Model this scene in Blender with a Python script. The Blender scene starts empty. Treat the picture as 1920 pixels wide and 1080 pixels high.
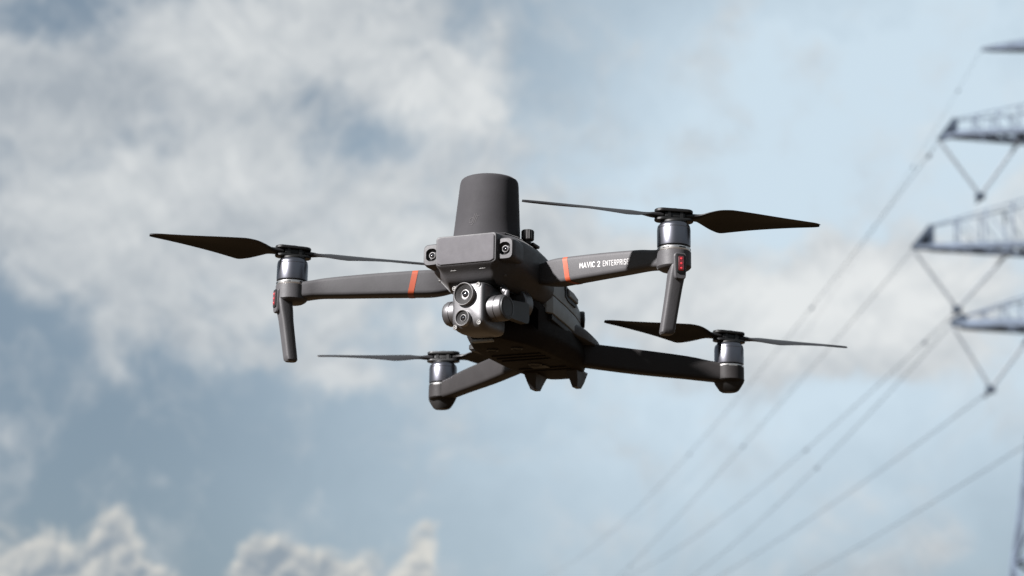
import bpy, math, random
import numpy as np
from mathutils import Vector, Matrix

random.seed(7)
SC = bpy.context.scene
COL = SC.collection
R = math.radians

# ------------------------------------------------------------------ camera, sky, sun, exposure
CAM = Vector((1.3574, 0.5767, 1.60))
YAW, PITCH, ROLL = 3.5482, 0.2368, 0.0168
FW = Vector((math.cos(PITCH) * math.cos(YAW), math.cos(PITCH) * math.sin(YAW), math.sin(PITCH)))
RT0 = FW.cross(Vector((0, 0, 1))).normalized()
UP0 = RT0.cross(FW)
RT = RT0 * math.cos(ROLL) + UP0 * math.sin(ROLL)
UP = -RT0 * math.sin(ROLL) + UP0 * math.cos(ROLL)
cam_data = bpy.data.cameras.new('camera')
cam = bpy.data.objects.new('camera', cam_data)
COL.objects.link(cam)
cam.matrix_world = Matrix((
    (RT.x, UP.x, -FW.x, CAM.x), (RT.y, UP.y, -FW.y, CAM.y), (RT.z, UP.z, -FW.z, CAM.z), (0, 0, 0, 1)))
cam_data.sensor_width = 36.0
cam_data.lens = 3685.0 / 1920.0 * 36.0
cam_data.clip_start = 0.05
cam_data.clip_end = 20000
cam_data.dof.use_dof = True
cam_data.dof.focus_distance = 1.40
cam_data.dof.aperture_fstop = 11.5
SC.camera = cam

SUN_AZ, SUN_EL = R(-33.0), R(32.0)
SUN_DIR = Vector((math.cos(SUN_EL) * math.cos(SUN_AZ), math.cos(SUN_EL) * math.sin(SUN_AZ), math.sin(SUN_EL)))
sun_data = bpy.data.lights.new('sun', 'SUN')
sun_data.energy = 5.0
sun_data.angle = R(2.2)
sun_data.color = (1.0, 0.975, 0.975)
sun = bpy.data.objects.new('sun', sun_data)
COL.objects.link(sun)
sun.rotation_euler = SUN_DIR.to_track_quat('Z', 'Y').to_euler()
sun.location = (0, 0, 30)

SC.view_settings.view_transform = 'Standard'
SC.view_settings.look = 'None'
EXPOSURE = 2.4
SC.view_settings.exposure = EXPOSURE
SC.view_settings.gamma = 1.0
SC.view_settings.use_curve_mapping = False


class NG:
    """small wrapper for building node graphs"""
    def __init__(self, tree):
        self.t = tree
    def node(self, kind, **kw):
        n = self.t.nodes.new(kind)
        for k, v in kw.items():
            setattr(n, k, v)
        return n
    def put(self, sock, v):
        if isinstance(v, bpy.types.NodeSocket):
            self.t.links.new(v, sock)
        elif v is not None:
            sock.default_value = v
    def math(self, op, a, b=None, c=None, clamp=False):
        n = self.node('ShaderNodeMath', operation=op, use_clamp=clamp)
        for i, v in enumerate((a, b, c)):
            self.put(n.inputs[i], v)
        return n.outputs[0]
    def vmath(self, op, a, b=None, c=None):
        n = self.node('ShaderNodeVectorMath', operation=op)
        for i, v in enumerate((a, b, c)):
            if v is not None:
                self.put(n.inputs[i], v)
        return n.outputs['Value'] if op in ('DOT_PRODUCT', 'LENGTH') else n.outputs['Vector']
    def smooth(self, v, a, b, lo=0.0, hi=1.0):
        n = self.node('ShaderNodeMapRange', interpolation_type='SMOOTHSTEP')
        for i, x in enumerate((v, a, b, lo, hi)):
            self.put(n.inputs[i], x)
        return n.outputs[0]
    def mix(self, f, a, b):
        n = self.node('ShaderNodeMix', data_type='RGBA')
        self.put(n.inputs[0], f); self.put(n.inputs[6], a); self.put(n.inputs[7], b)
        return n.outputs[2]
    def noise(self, vec, scale, detail=4.0, rough=0.55, lac=2.0, dist=0.0, col=False):
        n = self.node('ShaderNodeTexNoise', noise_dimensions='3D')
        self.put(n.inputs['Vector'], vec)
        n.inputs['Scale'].default_value = scale
        n.inputs['Detail'].default_value = detail
        n.inputs['Roughness'].default_value = rough
        n.inputs['Lacunarity'].default_value = lac
        n.inputs['Distortion'].default_value = dist
        return n.outputs['Color' if col else 'Fac']


# clouds: where the banks of cloud stand in the sky, in angular units about one fixed compass bearing
# (across, down, half-width, half-height, weight)
CLOUD_BANKS = [
    (0.30, 0.26, 0.62, 0.36, .36), (0.82, 0.28, 0.42, 0.42, .40), (0.28, 0.63, 0.22, 0.08, .30), (0.45, 0.665, 0.09, 0.04, .40), (0.52, 0.50, 0.50, 0.13, .45), (0.90, 0.42, 0.16, 0.10, .35), (0.12, 0.065, 0.12, 0.065, -.85), (0.36, 0.25, 0.09, 0.07, -.25),
    (0.60, 0.10, 0.07, 0.06, -.22), (0.63, 0.19, 0.07, 0.10, -.22), (0.03, 0.31, 0.08, 0.05, -.55), (0.05, 0.58, 0.16, 0.08, -.45),
    (0.05, 0.08, 0.10, 0.13, .45), (0.10, 0.17, 0.22, 0.10, .75), (0.30, 0.14, 0.14, 0.12, .25),
    (0.28, 0.03, 0.10, 0.08, .55), (0.42, 0.06, 0.16, 0.12, 1.0), (0.60, 0.03, 0.16, 0.09, .75),
    (0.70, 0.07, 0.15, 0.11, .65), (0.80, 0.09, 0.07, 0.09, .5), (0.79, 0.17, 0.10, 0.10, .60), (0.72, 0.12, 0.09, 0.08, .4),
    (0.08, 0.25, 0.22, 0.12, .65), (0.38, 0.18, 0.17, 0.10, .5),
    (0.50, 0.16, 0.14, 0.11, .70), (0.54, 0.25, 0.10, 0.10, .45), (0.22, 0.35, 0.20, 0.12, .90),
    (0.05, 0.38, 0.14, 0.08, .35), (0.42, 0.34, 0.12, 0.10, .6), (0.52, 0.38, 0.22, 0.10, .6),
    (0.08, 0.45, 0.12, 0.06, .4), (0.12, 0.47, 0.26, 0.09, .50), (0.22, 0.50, 0.22, 0.09, .55), (0.30, 0.43, 0.30, 0.08, .35), (0.55, 0.48, 0.35, 0.06, .55),
    (0.36, 0.57, 0.20, 0.07, .55), (0.62, 0.56, 0.28, 0.07, .55), (0.29, 0.63, 0.10, 0.07, .45),
    (0.35, 0.67, 0.07, 0.07, .3), (0.445, 0.668, 0.05, 0.025, .45),
    (0.66, 0.71, 0.12, 0.06, .85), (0.62, 0.68, 0.11, 0.05, .6), (0.78, 0.645, 0.07, 0.06, .55),
    (0.72, 0.73, 0.10, 0.04, .5), (0.92, 0.845, 0.075, 0.045, .85), (0.82, 0.905, 0.06, 0.05, .60), (0.88, 0.79, 0.04, 0.03, .22),
    (0.90, 0.15, 0.06, 0.09, .50), (0.93, 0.10, 0.05, 0.05, .22),
    (0.86, 0.43, 0.12, 0.08, .5), (1.06, 0.45, 0.14, 0.06, .45), (1.25, 0.47, 0.25, 0.06, .35), (0.75, 0.335, 0.12, 0.06, .35),
    (1.20, 0.54, 0.22, 0.08, .65), (1.42, 0.52, 0.24, 0.09, .95), (1.60, 0.57, 0.22, 0.12, 1.7), (1.35, 0.60, 0.34, 0.11, .75), (1.10, 0.50, 0.20, 0.08, .45),
    (1.68, 0.56, 0.10, 0.10, .8), (1.45, 0.62, 0.30, 0.06, .65), (1.62, 0.64, 0.16, 0.06, .5), (1.15, 0.66, 0.25, 0.08, .3),
    (1.78, 0.50, 0.18, 0.10, .3), (1.90, 0.30, 0.14, 0.22, .3), (1.86, 0.54, 0.1, .08, .3),
    (1.79, 1.03, 0.06, 0.05, .55), (1.70, 1.08, 0.14, 0.05, .4), (1.45, 1.10, 0.25, 0.05, .3),
]
# crisp heaped clouds low in the sky
HEAPED = [
    (0.00, 1.05, 0.05, 0.09, 1.0), (0.085, 1.03, 0.055, 0.075, 1.0), (0.10, 1.09, 0.09, 0.06, .8), (0.205, 1.00, 0.050, 0.075, 1.15), (0.235, 1.06, 0.055, 0.09, 1.15), (0.17, 1.10, 0.16, 0.06, .8),
    (0.30, 1.10, 0.07, 0.05, .7), (0.49, 1.055, 0.065, 0.065, 1.05), (0.56, 1.08, 0.10, 0.07, 1.0), (0.66, 1.085, 0.12, 0.06, .95),
    (0.775, 1.05, 0.040, 0.075, .80), (0.795, 1.01, 0.030, 0.045, .55), (0.815, 0.985, 0.024, 0.032, .45), (0.84, 1.11, 0.10, 0.04, .6), (1.00, 1.13, 0.12, 0.04, .5), (0.44, 1.10, 0.06, 0.04, .7),
]
# where the cloud is thin and bright (+) or thick and grey (-)
CLOUD_LIGHT = [
    (0.44, 0.05, 0.14, 0.12, .45), (0.62, 0.03, 0.12, 0.08, .35), (0.78, 0.16, 0.10, 0.12, .55), (0.90, 0.15, 0.06, 0.09, .55),
    (0.25, 0.36, 0.24, 0.12, .30), (0.02, 0.04, 0.04, 0.06, .55), (0.10, 0.18, 0.30, 0.10, -.35), (0.66, 0.71, 0.12, 0.07, .35),
    (0.50, 0.40, 0.25, 0.10, .20), (0.80, 0.48, 0.20, 0.10, .50), (1.60, 0.57, 0.25, 0.13, .80), (1.30, 0.53, 0.35, 0.12, .50),
    (0.60, 0.57, 0.30, 0.06, .15), (0.80, 0.64, 0.1, .06, .3), (1.85, 0.3, 0.2, .35, .5),
]
# milky veil of thin high cloud, thicker to the right
VEIL = [
    (1.95, 0.15, 0.75, 0.75, .66), (1.60, 0.45, 0.75, 0.45, .45), (1.35, 0.15, 0.60, 0.45, .32), (1.45, 0.85, 0.75, 0.45, .42), (0.95, 0.75, 0.50, 0.40, .16),
    (0.75, 0.50, 0.60, 0.22, .20), (1.00, 1.00, 0.55, 0.30, .18),
]


def build_world():
    w = bpy.data.worlds.new('World')
    SC.world = w
    w.use_nodes = True
    t = w.node_tree
    t.nodes.clear()
    g = NG(t)
    tc = g.node('ShaderNodeTexCoord')
    d = g.vmath('NORMALIZE', tc.outputs['Generated'])
    sky = g.node('ShaderNodeTexSky', sky_type='NISHITA')
    sky.sun_disc = False
    sky.sun_elevation = SUN_EL
    sky.sun_rotation = math.pi / 2 - SUN_AZ
    sky.air_density = 1.0
    sky.dust_density = 1.4
    sky.ozone_density = 1.0
    STR = 0.10
    a = g.vmath('DOT_PRODUCT', d, tuple(RT))
    b = g.vmath('DOT_PRODUCT', d, tuple(UP))
    c = g.vmath('DOT_PRODUCT', d, tuple(FW))
    cc = g.math('MAXIMUM', c, 0.05)
    u = g.math('MULTIPLY_ADD', g.math('DIVIDE', a, cc), 3.685, 0.96)
    v = g.math('MULTIPLY_ADD', g.math('DIVIDE', b, cc), -3.685, 0.54)
    front = g.smooth(c, 0.55, 0.85)
    cmb = g.node('ShaderNodeCombineXYZ')
    g.put(cmb.inputs[0], u); g.put(cmb.inputs[1], v)
    p = cmb.outputs[0]
    q = g.vmath('SCALE', d); g.put(q.node.inputs['Scale'], 3.685)
    # turbulence
    n_lo = g.noise(q, 3.2, 4, .55, col=True)
    n_hi = g.noise(q, 15.0, 5, .6, col=True)
    w1 = g.vmath('MULTIPLY_ADD', n_lo, (0.26, 0.22, 0), (-.13, -.11, 0))
    w2 = g.vmath('MULTIPLY_ADD', n_hi, (0.07, 0.07, 0), (-.035, -.035, 0))
    pw = g.vmath('ADD', g.vmath('ADD', p, w1), w2)
    w3 = g.vmath('MULTIPLY_ADD', n_hi, (0.05, 0.05, 0), (-.025, -.025, 0))
    ph = g.vmath('ADD', p, w3)

    def field(pos, blobs):
        acc = None
        for (bx, by, rx, ry, wt) in blobs:
            e = g.vmath('MULTIPLY_ADD', pos, (1 / rx, 1 / ry, 0), (-bx / rx, -by / ry, 0))
            f = g.smooth(g.vmath('LENGTH', e), 1.65, 0.0, 0.0, wt)
            acc = f if acc is None else g.math('ADD', acc, f)
        return acc
    D = field(pw, CLOUD_BANKS)
    Hf = field(ph, HEAPED)
    L = field(pw, CLOUD_LIGHT)
    V = field(p, VEIL)
    qw = g.vmath('ADD', q, g.vmath('MULTIPLY_ADD', n_lo, (.22, .22, .22), (-.11, -.11, -.11)))
    qu = g.vmath('ADD', qw, tuple(UP0 * .030))
    def cloudy(vec):
        return g.noise(vec, 4.4, 9, .555)
    f_mid = cloudy(qw)
    f_up = cloudy(qu)
    relief = g.math('SUBTRACT', f_mid, f_up)            # lit upper edges, shaded undersides
    f_fine = g.noise(qw, 26.0, 5, .6)
    def billow(vec):
        acc = None
        for sc_, wt in ((11.0, .62), (25.0, .28), (52.0, .10)):
            n = g.noise(vec, sc_, 0, .5)
            t_ = g.math('MULTIPLY', g.math('ABSOLUTE', g.math('MULTIPLY_ADD', n, 2.0, -1.0)), wt)
            acc = t_ if acc is None else g.math('ADD', acc, t_)
        return acc
    qh = g.vmath('ADD', q, g.vmath('MULTIPLY_ADD', n_hi, (.03, .03, .03), (-.015, -.015, -.015)))
    B = billow(qh)
    Bu = billow(g.vmath('ADD', qh, tuple(UP0 * .016 - RT0 * .008)))
    # the rest of the sky carries the same kind of broken cloud
    gen = g.smooth(g.noise(q, .9, 4, .55), .38, .64, 0.0, .9)
    gen_v = g.smooth(g.noise(q, .5, 2, .5), .35, .65, .1, .6)
    # distance outside the part of the sky described above
    ou = g.math('ABSOLUTE', g.math('SUBTRACT', u, .96))
    ov = g.math('ABSOLUTE', g.math('SUBTRACT', v, .54))
    inside = g.math('MULTIPLY', g.math('MULTIPLY', g.smooth(ou, 1.35, 0.95), g.smooth(ov, .95, .55)), front)
    outside = g.math('SUBTRACT', 1.0, inside)
    D = g.math('ADD', g.math('MULTIPLY', D, inside), g.math('MULTIPLY', gen, outside))
    V = g.math('ADD', g.math('MULTIPLY', V, inside), g.math('MULTIPLY', gen_v, outside))
    L = g.math('ADD', g.math('MULTIPLY', L, inside), g.math('MULTIPLY', outside, .25))
    Hf = g.math('MULTIPLY', Hf, inside)
    f_pat = g.noise(qw, 8.5, 6, .55)
    dens = g.math('ADD', g.math('MULTIPLY_ADD', D, .78, g.math('MULTIPLY_ADD', f_pat, 2.3, -1.12)), g.math('MULTIPLY_ADD', f_mid, 2.4, -1.20))
    alpha = g.smooth(dens, -.15, 1.25, 0.0, .93)
    hd = g.math('ADD', Hf, g.math('MULTIPLY_ADD', B, 1.10, -.33))
    h_alpha = g.smooth(hd, .36, 1.12, 0.0, .93)
    # colours of the sunlit and the shaded cloud; view transform is applied on top
    K = 1.0 / STR
    def col(r, gg, bb, e=2 ** EXPOSURE):
        return (r / e * K, gg / e * K, bb / e * K, 1)
    clear = g.node('ShaderNodeVectorMath', operation='MULTIPLY')
    t.links.new(sky.outputs[0], clear.inputs[0])
    clear.inputs[1].default_value = (.20, .205, .21)
    base = g.mix(.8, clear.outputs[0], col(.228, .298, .366))
    V = g.math('MULTIPLY', V, g.math('MULTIPLY_ADD', f_mid, .9, .55))
    base = g.mix(g.math('MINIMUM', V, .95), base, col(.635, .765, .865))
    lightness = g.math('ADD', g.math('MULTIPLY_ADD', L, .62, .34), g.math('MULTIPLY', relief, 2.1))
    lightness = g.math('ADD', lightness, g.math('MULTIPLY_ADD', f_fine, .22, -.11))
    lightness = g.math('MINIMUM', g.math('MAXIMUM', lightness, 0.0), 1.0)
    cloud = g.mix(lightness, col(.40, .445, .49), col(.80, .82, .82))
    out = g.mix(alpha, base, cloud)
    h_rel = g.math('SUBTRACT', B, Bu)
    h_light = g.math('ADD', g.smooth(hd, .60, 1.6, .80, .22), g.math('MULTIPLY', h_rel, 2.2))
    h_light = g.math('ADD', h_light, g.math('MULTIPLY', relief, 1.5))
    h_light = g.math('MINIMUM', g.math('MAXIMUM', h_light, 0.0), 1.0)
    heap = g.mix(h_light, col(.29, .345, .40), col(.70, .69, .65))
    out = g.mix(h_alpha, out, heap)
    bg = g.node('ShaderNodeBackground')
    t.links.new(out, bg.inputs['Color'])
    bg.inputs['Strength'].default_value = STR
    wo = g.node('ShaderNodeOutputWorld')
    t.links.new(bg.outputs[0], wo.inputs[0])
    w.cycles.sampling_method = 'MANUAL'
    w.cycles.sample_map_resolution = 512


build_world()


# ------------------------------------------------------------------ materials
def mat(name, color, rough=.5, metal=0.0, spec=.5, grain=0.0, grain_scale=900., var=0.0, var_scale=60., emit=None, estr=0, coat=0.0, aniso=None, sheen=0.0):
    m = bpy.data.materials.new(name)
    m.use_nodes = True
    t = m.node_tree
    g = NG(t)
    bs = t.nodes['Principled BSDF']
    bs.inputs['Base Color'].default_value = (*color, 1)
    bs.inputs['Roughness'].default_value = rough
    bs.inputs['Metallic'].default_value = metal
    bs.inputs['Specular IOR Level'].default_value = spec
    bs.inputs['Coat Weight'].default_value = coat
    if sheen:
        bs.inputs['Sheen Weight'].default_value = sheen
        bs.inputs['Sheen Roughness'].default_value = .22
    if aniso is not None:
        bs.inputs['Anisotropic'].default_value = aniso
    tc = g.node('ShaderNodeTexCoord')
    if var:
        n = g.noise(tc.outputs['Object'], var_scale, 5, .6)
        lo = tuple(c * (1 - var) for c in color) + (1,)
        hi = tuple(min(1, c * (1 + var)) for c in color) + (1,)
        g.put(bs.inputs['Base Color'], g.mix(g.smooth(n, .3, .7), lo, hi))
        n2 = g.noise(tc.outputs['Object'], var_scale * 2.7, 4, .6)
        g.put(bs.inputs['Roughness'], g.math('MULTIPLY_ADD', n2, .25, rough - .125))
    if grain:
        n = g.noise(tc.outputs['Object'], grain_scale, 2, .5)
        bp = g.node('ShaderNodeBump')
        bp.inputs['Strength'].default_value = grain
        bp.inputs['Distance'].default_value = 0.0004
        g.put(bp.inputs['Height'], n)
        g.put(bs.inputs['Normal'], bp.outputs[0])
    if emit:
        bs.inputs['Emission Color'].default_value = (*emit, 1)
        bs.inputs['Emission Strength'].default_value = estr
    return m


M = {
    'shell': mat('grey_shell_plastic', (.0272, .0263, .0275), .55, spec=.2, grain=.15, var=.07, sheen=.05),
    'nose': mat('light_grey_nose_plastic', (.0450, .0432, .0462), .72, spec=.12, grain=.12, var=.05, sheen=.06),
    'rear': mat('dimmed_arm_plastic', (.0125, .0115, .0115), .55, spec=.10, grain=.15, var=.06),  # shell grey darkened; dimmer light on the rear arms put into colour
    'antenna': mat('dark_grey_antenna_plastic', (.0196, .0189, .0201), .75, spec=.05, grain=.12, var=.05, sheen=.16),
    'battery': mat('cool_grey_battery_plastic', (.115, .122, .125), .55, spec=.3, grain=.15, var=.04),
    'dark': mat('dark_plastic', (.0075, .0072, .0072), .5, spec=.2, grain=.15, var=.15),
    'void': mat('vent_shade_black', (.0015, .0015, .0015), .9, spec=.0),  # shade inside the vent recess, as flat black
    'black': mat('black_plastic', (.0035, .0035, .0035), .45, spec=.2),
    'hull': mat('belly_plastic', (.0060, .0046, .0038), .65, spec=.05, grain=.25, var=.2),
    'blade': mat('propeller_plastic', (.0050, .0047, .0050), .5, spec=.2, grain=.15),
    'bell': mat('brushed_motor_metal', (.098, .099, .112), .33, 1.0),
    'ring': mat('bright_metal', (.42, .41, .40), .32, 1.0),
    'gimbal': mat('satin_gimbal_metal', (.082, .080, .082), .42, .85, grain=.08),
    'gimbal_dark': mat('dark_gimbal_metal', (.010, .0105, .011), .5, .0, spec=.3),
    'steel': mat('screw_steel', (.075, .073, .070), .42, 1.0),
    'orange': mat('orange_band', (.140, .0225, .0065), .5, spec=.3),
    'white': mat('white_print', (.24, .235, .23), .55),
    'glass': mat('lens_glass', (.004, .004, .005), .04, spec=.8, coat=.4),
    'lens_ring': mat('lens_ring', (.0150, .0146, .0146), .6, .0, spec=.1),
    'lens_edge': mat('lens_bezel', (.15, .147, .147), .45, .25),
    'led': mat('red_led_window', (.035, .0012, .002), .2, coat=.5, emit=(1, .02, .03), estr=.012),
    'led_dot': mat('red_led', (.12, .004, .006), .3, emit=(1, .05, .07), estr=.12),
    'pylon': mat('hazed_pylon_steel', (.052, .066, .088), .65, .0, var=.2, var_scale=.8, spec=.2),  # distance haze mixed into the steel colour as pale blue
    'gusset': mat('hazed_dark_plate', (.020, .027, .038), .65, .0, spec=.1),  # darker plate steel, with the same haze tint in its colour
    'insulator': mat('hazed_insulator', (.095, .107, .118), .5, spec=.3),  # pale porcelain, with haze put into the colour too
    'wire': mat('hazed_conductor', (.042, .050, .060), .6, .0, spec=.2),  # wire colour paled and blued to stand in for haze
    'ground': mat('dry_grass_ground', (.045, .028, .013), .9, spec=.1, var=.35, var_scale=.15),
}


# ------------------------------------------------------------------ mesh helpers
class MB:
    def __init__(self):
        self.v, self.f, self.m = [], [], []
    def add(self, verts, faces, mi=0):
        o = len(self.v)
        self.v += [tuple(p) for p in verts]
        for f in faces:
            self.f.append(tuple(i + o for i in f)); self.m.append(mi)
        return self
    def loft(self, rings, mi=0, cap0=True, cap1=True, closed=True):
        n = len(rings[0]); V = [p for r in rings for p in r]; F = []
        for k in range(len(rings) - 1):
            for i in range(n if closed else n - 1):
                j = (i + 1) % n
                F.append((k * n + i, k * n + j, (k + 1) * n + j, (k + 1) * n + i))
        if cap0: F.append(tuple(range(n - 1, -1, -1)))
        if cap1: F.append(tuple((len(rings) - 1) * n + i for i in range(n)))
        return self.add(V, F, mi)
    def lathe(self, prof, origin=(0, 0, 0), axis=(0, 0, 1), n=32, mi=0, shear=(0, 0, 0), caps=True):
        ax = Vector(axis).normalized()
        t = Vector((1, 0, 0)) if abs(ax.x) < .9 else Vector((0, 1, 0))
        e1 = (t - ax * t.dot(ax)).normalized(); e2 = ax.cross(e1)
        o = Vector(origin)
        rings = []
        for r, z in prof:
            rings.append([o + ax * z + Vector(shear) * z + (e1 * math.cos(2 * math.pi * i / n) + e2 * math.sin(2 * math.pi * i / n)) * max(r, 1e-6) for i in range(n)])
        return self.loft(rings, mi, caps, caps)
    def box(self, c, s, mi=0, rot=None, b=0.0):
        hx, hy, hz = (x / 2 for x in s)
        ring = round_poly([(hx, hy), (-hx, hy), (-hx, -hy), (hx, -hy)], [b] * 4 if b else None, 2)
        ins = round_poly([(hx - b, hy - b), (-hx + b, hy - b), (-hx + b, -hy + b), (hx - b, -hy + b)], [b * .3] * 4 if b else None, 2)
        if b:
            rr = [(ins, -hz), (ring, -hz + b), (ring, hz - b), (ins, hz)]
        else:
            rr = [(ring, -hz), (ring, hz)]
        rot = rot or Matrix.Identity(3)
        c = Vector(c)
        return self.loft([[c + rot @ Vector((x, y, z)) for x, y in r] for r, z in rr], mi)
    def bar(self, a, b, w, mi=0, n=4, w2=None):
        a, b = Vector(a), Vector(b); d = (b - a).normalized()
        t = Vector((0, 0, 1)) if abs(d.z) < .95 else Vector((1, 0, 0))
        e1 = d.cross(t).normalized(); e2 = e1.cross(d)
        w2 = w if w2 is None else w2
        off = math.pi / n
        def ring(p, ww):
            return [p + (e1 * math.cos(off + 2 * math.pi * i / n) + e2 * math.sin(off + 2 * math.pi * i / n)) * ww / 2 * (1.414 if n == 4 else 1) for i in range(n)]
        return self.loft([ring(a, w), ring(b, w2)], mi)
    def tube(self, pts, r, n=8, mi=0):
        P = [Vector(p) for p in pts]; rings = []
        for i, p in enumerate(P):
            d = (P[min(i + 1, len(P) - 1)] - P[max(i - 1, 0)]).normalized()
            t = Vector((0, 0, 1)) if abs(d.z) < .95 else Vector((1, 0, 0))
            e1 = d.cross(t).normalized(); e2 = e1.cross(d)
            rr = r[i] if isinstance(r, (list, tuple)) else r
            rings.append([p + (e1 * math.cos(2 * math.pi * k / n) + e2 * math.sin(2 * math.pi * k / n)) * rr for k in range(n)])
        return self.loft(rings, mi)
    def mesh(self, name, mats, smooth=32):
        me = bpy.data.meshes.new(name)
        me.from_pydata([tuple(p) for p in self.v], [], self.f)
        for m in (mats if isinstance(mats, (list, tuple)) else [mats]):
            me.materials.append(m)
        me.polygons.foreach_set('material_index', self.m)
        import bmesh
        bm = bmesh.new(); bm.from_mesh(me)
        bmesh.ops.remove_doubles(bm, verts=bm.verts, dist=1e-7)
        bmesh.ops.recalc_face_normals(bm, faces=bm.faces)
        bm.to_mesh(me); bm.free()
        if smooth:
            me.polygons.foreach_set('use_smooth', [True] * len(me.polygons))
            me.set_sharp_from_angle(angle=R(smooth))
        me.update()
        return me
    def build(self, name, mats, parent=None, smooth=32, loc=(0, 0, 0), rotz=0.0):
        return link(name, self.mesh(name, mats, smooth), parent, loc, rotz)


def link(name, me, parent=None, loc=(0, 0, 0), rotz=0.0):
    o = bpy.data.objects.new(name, me)
    COL.objects.link(o)
    o.parent = parent
    o.location = loc
    o.rotation_euler = (0, 0, rotz)
    return o


def empty(name, loc, rotz=0.0):
    return link(name, None, None, loc, rotz)


def tag(o, label, cat=None, group=None, kind=None):
    o['label'] = label
    if cat: o['category'] = cat
    if group: o['group'] = group
    if kind: o['kind'] = kind
    return o


def round_poly(pts, rad=None, seg=3):
    """closed 2D polygon with rounded corners, always the same number of points"""
    if rad is None: return [tuple(p) for p in pts]
    out = []; n = len(pts)
    for i in range(n):
        p = np.array(pts[i], float); a = np.array(pts[i - 1], float); b = np.array(pts[(i + 1) % n], float)
        da, db = a - p, b - p
        la, lb = np.linalg.norm(da), np.linalg.norm(db)
        r = max(min(rad[i], la * .48, lb * .48), 1e-6)
        s, e = p + da / max(la, 1e-9) * r, p + db / max(lb, 1e-9) * r
        for k in range(seg + 1):
            t = k / seg
            out.append(tuple(s * (1 - t) ** 2 + p * 2 * t * (1 - t) + e * t ** 2))
    return out


def spline(keys, sub=4):
    """catmull-rom through rows of parameters"""
    K = np.array(keys, float); out = []
    for i in range(len(K) - 1):
        p0, p1, p2, p3 = K[max(i - 1, 0)], K[i], K[i + 1], K[min(i + 2, len(K) - 1)]
        for k in range(sub):
            t = k / sub
            c = .5 * ((2 * p1) + (-p0 + p2) * t + (2 * p0 - 5 * p1 + 4 * p2 - p3) * t * t + (-p0 + 3 * p1 - 3 * p2 + p3) * t ** 3)
            lo, hi = np.minimum(p1, p2), np.maximum(p1, p2)
            out.append(np.clip(c, lo, hi))
    out.append(K[-1])
    return out


def rect_ring(x, w, zb, zt, rad, seg=3):
    return [(x, y, z) for y, z in round_poly([(w, zt), (-w, zt), (-w, zb), (w, zb)], [rad] * 4, seg)]


# ------------------------------------------------------------------ ground (below the frame)
gm = MB()
n_seg, radii = 64, [0.5, 5, 20, 60, 150, 400, 1000, 3000, 9000]
gm.loft([[(r * math.cos(2 * math.pi * i / n_seg), r * math.sin(2 * math.pi * i / n_seg), 0) for i in range(n_seg)] for r in radii], cap1=False)
ground = gm.build('ground', M['ground'], None, 0)
ground['kind'] = 'structure'

# ------------------------------------------------------------------ the drone
HOVER = 1.89
drone = empty('drone', (0, 0, HOVER))
tag(drone, 'grey quadcopter drone hovering with a camera under its nose and a tall antenna on top', 'drone')

# front shell: flat nose panel, chamfers, widening back to the arm roots
keys = [  # x, wt, zt, wm, zm1, zm2, wb, zb
    (.1042, .0215, .0812, .0228, .0800, .0618, .0200, .0605),
    (.1036, .0226, .0822, .0240, .0808, .0608, .0212, .0596),
    (.0990, .0226, .0832, .0246, .0800, .0600, .0200, .0555),
    (.0940, .0240, .0834, .0266, .0795, .0600, .0192, .0500),
    (.0870, .0275, .0836, .0335, .0790, .0600, .0195, .0470),
    (.0750, .0300, .0836, .0360, .0790, .0590, .0230, .0455),
    (.0550, .0305, .0830, .0368, .0785, .0565, .0260, .0450),
    (.0350, .0300, .0815, .0368, .0770, .0550, .0300, .0450),
    (.0225, .0290, .0800, .0365, .0745, .0540, .0310, .0450),
]
b = MB(); rings = []
rings.append([(.1044, y * .985, .0709 + (z - .0709) * .975) for y, z in round_poly([(.0215, .0812), (.0228, .0800), (.0228, .0618), (.0200, .0605), (-.0200, .0605), (-.0228, .0618), (-.0228, .0800), (-.0215, .0812)], [.0012] * 8, 3)])
for k in spline(keys, 4):
    x, wt, zt, wm, z1, z2, wb, zb = k
    rings.append([(x, y, z) for y, z in round_poly([(wt, zt), (wm, z1), (wm, z2), (wb, zb), (-wb, zb), (-wm, z2), (-wm, z1), (-wt, zt)], [.0025, .004, .004, .003, .003, .004, .004, .0025], 3)])
b.loft(rings)
shell = b.build('front_shell', M['shell'], drone, 28)
b = MB(); pr = [(.0212, .0808), (.0224, .0796), (.0224, .0622), (.0198, .0609), (-.0198, .0609), (-.0224, .0622), (-.0224, .0796), (-.0212, .0808)]
b.loft([[(x, y * k, .0709 + (z - .0709) * k) for y, z in round_poly(pr, [.0005] * 8, 3)] for x, k in ((.1038, 1.01), (.1048, 1.01), (.1051, .99), (.1052, .93))])
b.build('nose_panel', M['nose'], shell, 24)
for s, y in ((-1, -.0112), (1, .0118)):
    MB().box((.1000, y, .0572), (.0012, .0048, .0010), b=.0002).build('white_mark', M['white'], shell)  # small white marks under the nose lip
b = MB(); rings = []
for x, w, z in ((.0965, .0175, .0532), (.0925, .0182, .0494), (.0870, .0186, .0466), (.0760, .0215, .0451), (.0560, .0245, .0446)):
    rings.append([(x, w, z), (x, -w, z), (x, -w, z - .0006), (x, w, z - .0006)])
b.loft(rings)
b.build('bay_shade_plate', M['black'], shell, 20)  # black plate over the underside; the recess's shade put into colour
for s in (-1, 1):
    MB().lathe([(0, .0004), (.0008, .0004), (.001, 0)], (.0915, s * .0262, .0522), (.5, s * .4, -.75), 10).build('shell_screw', M['steel'], shell)

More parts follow.
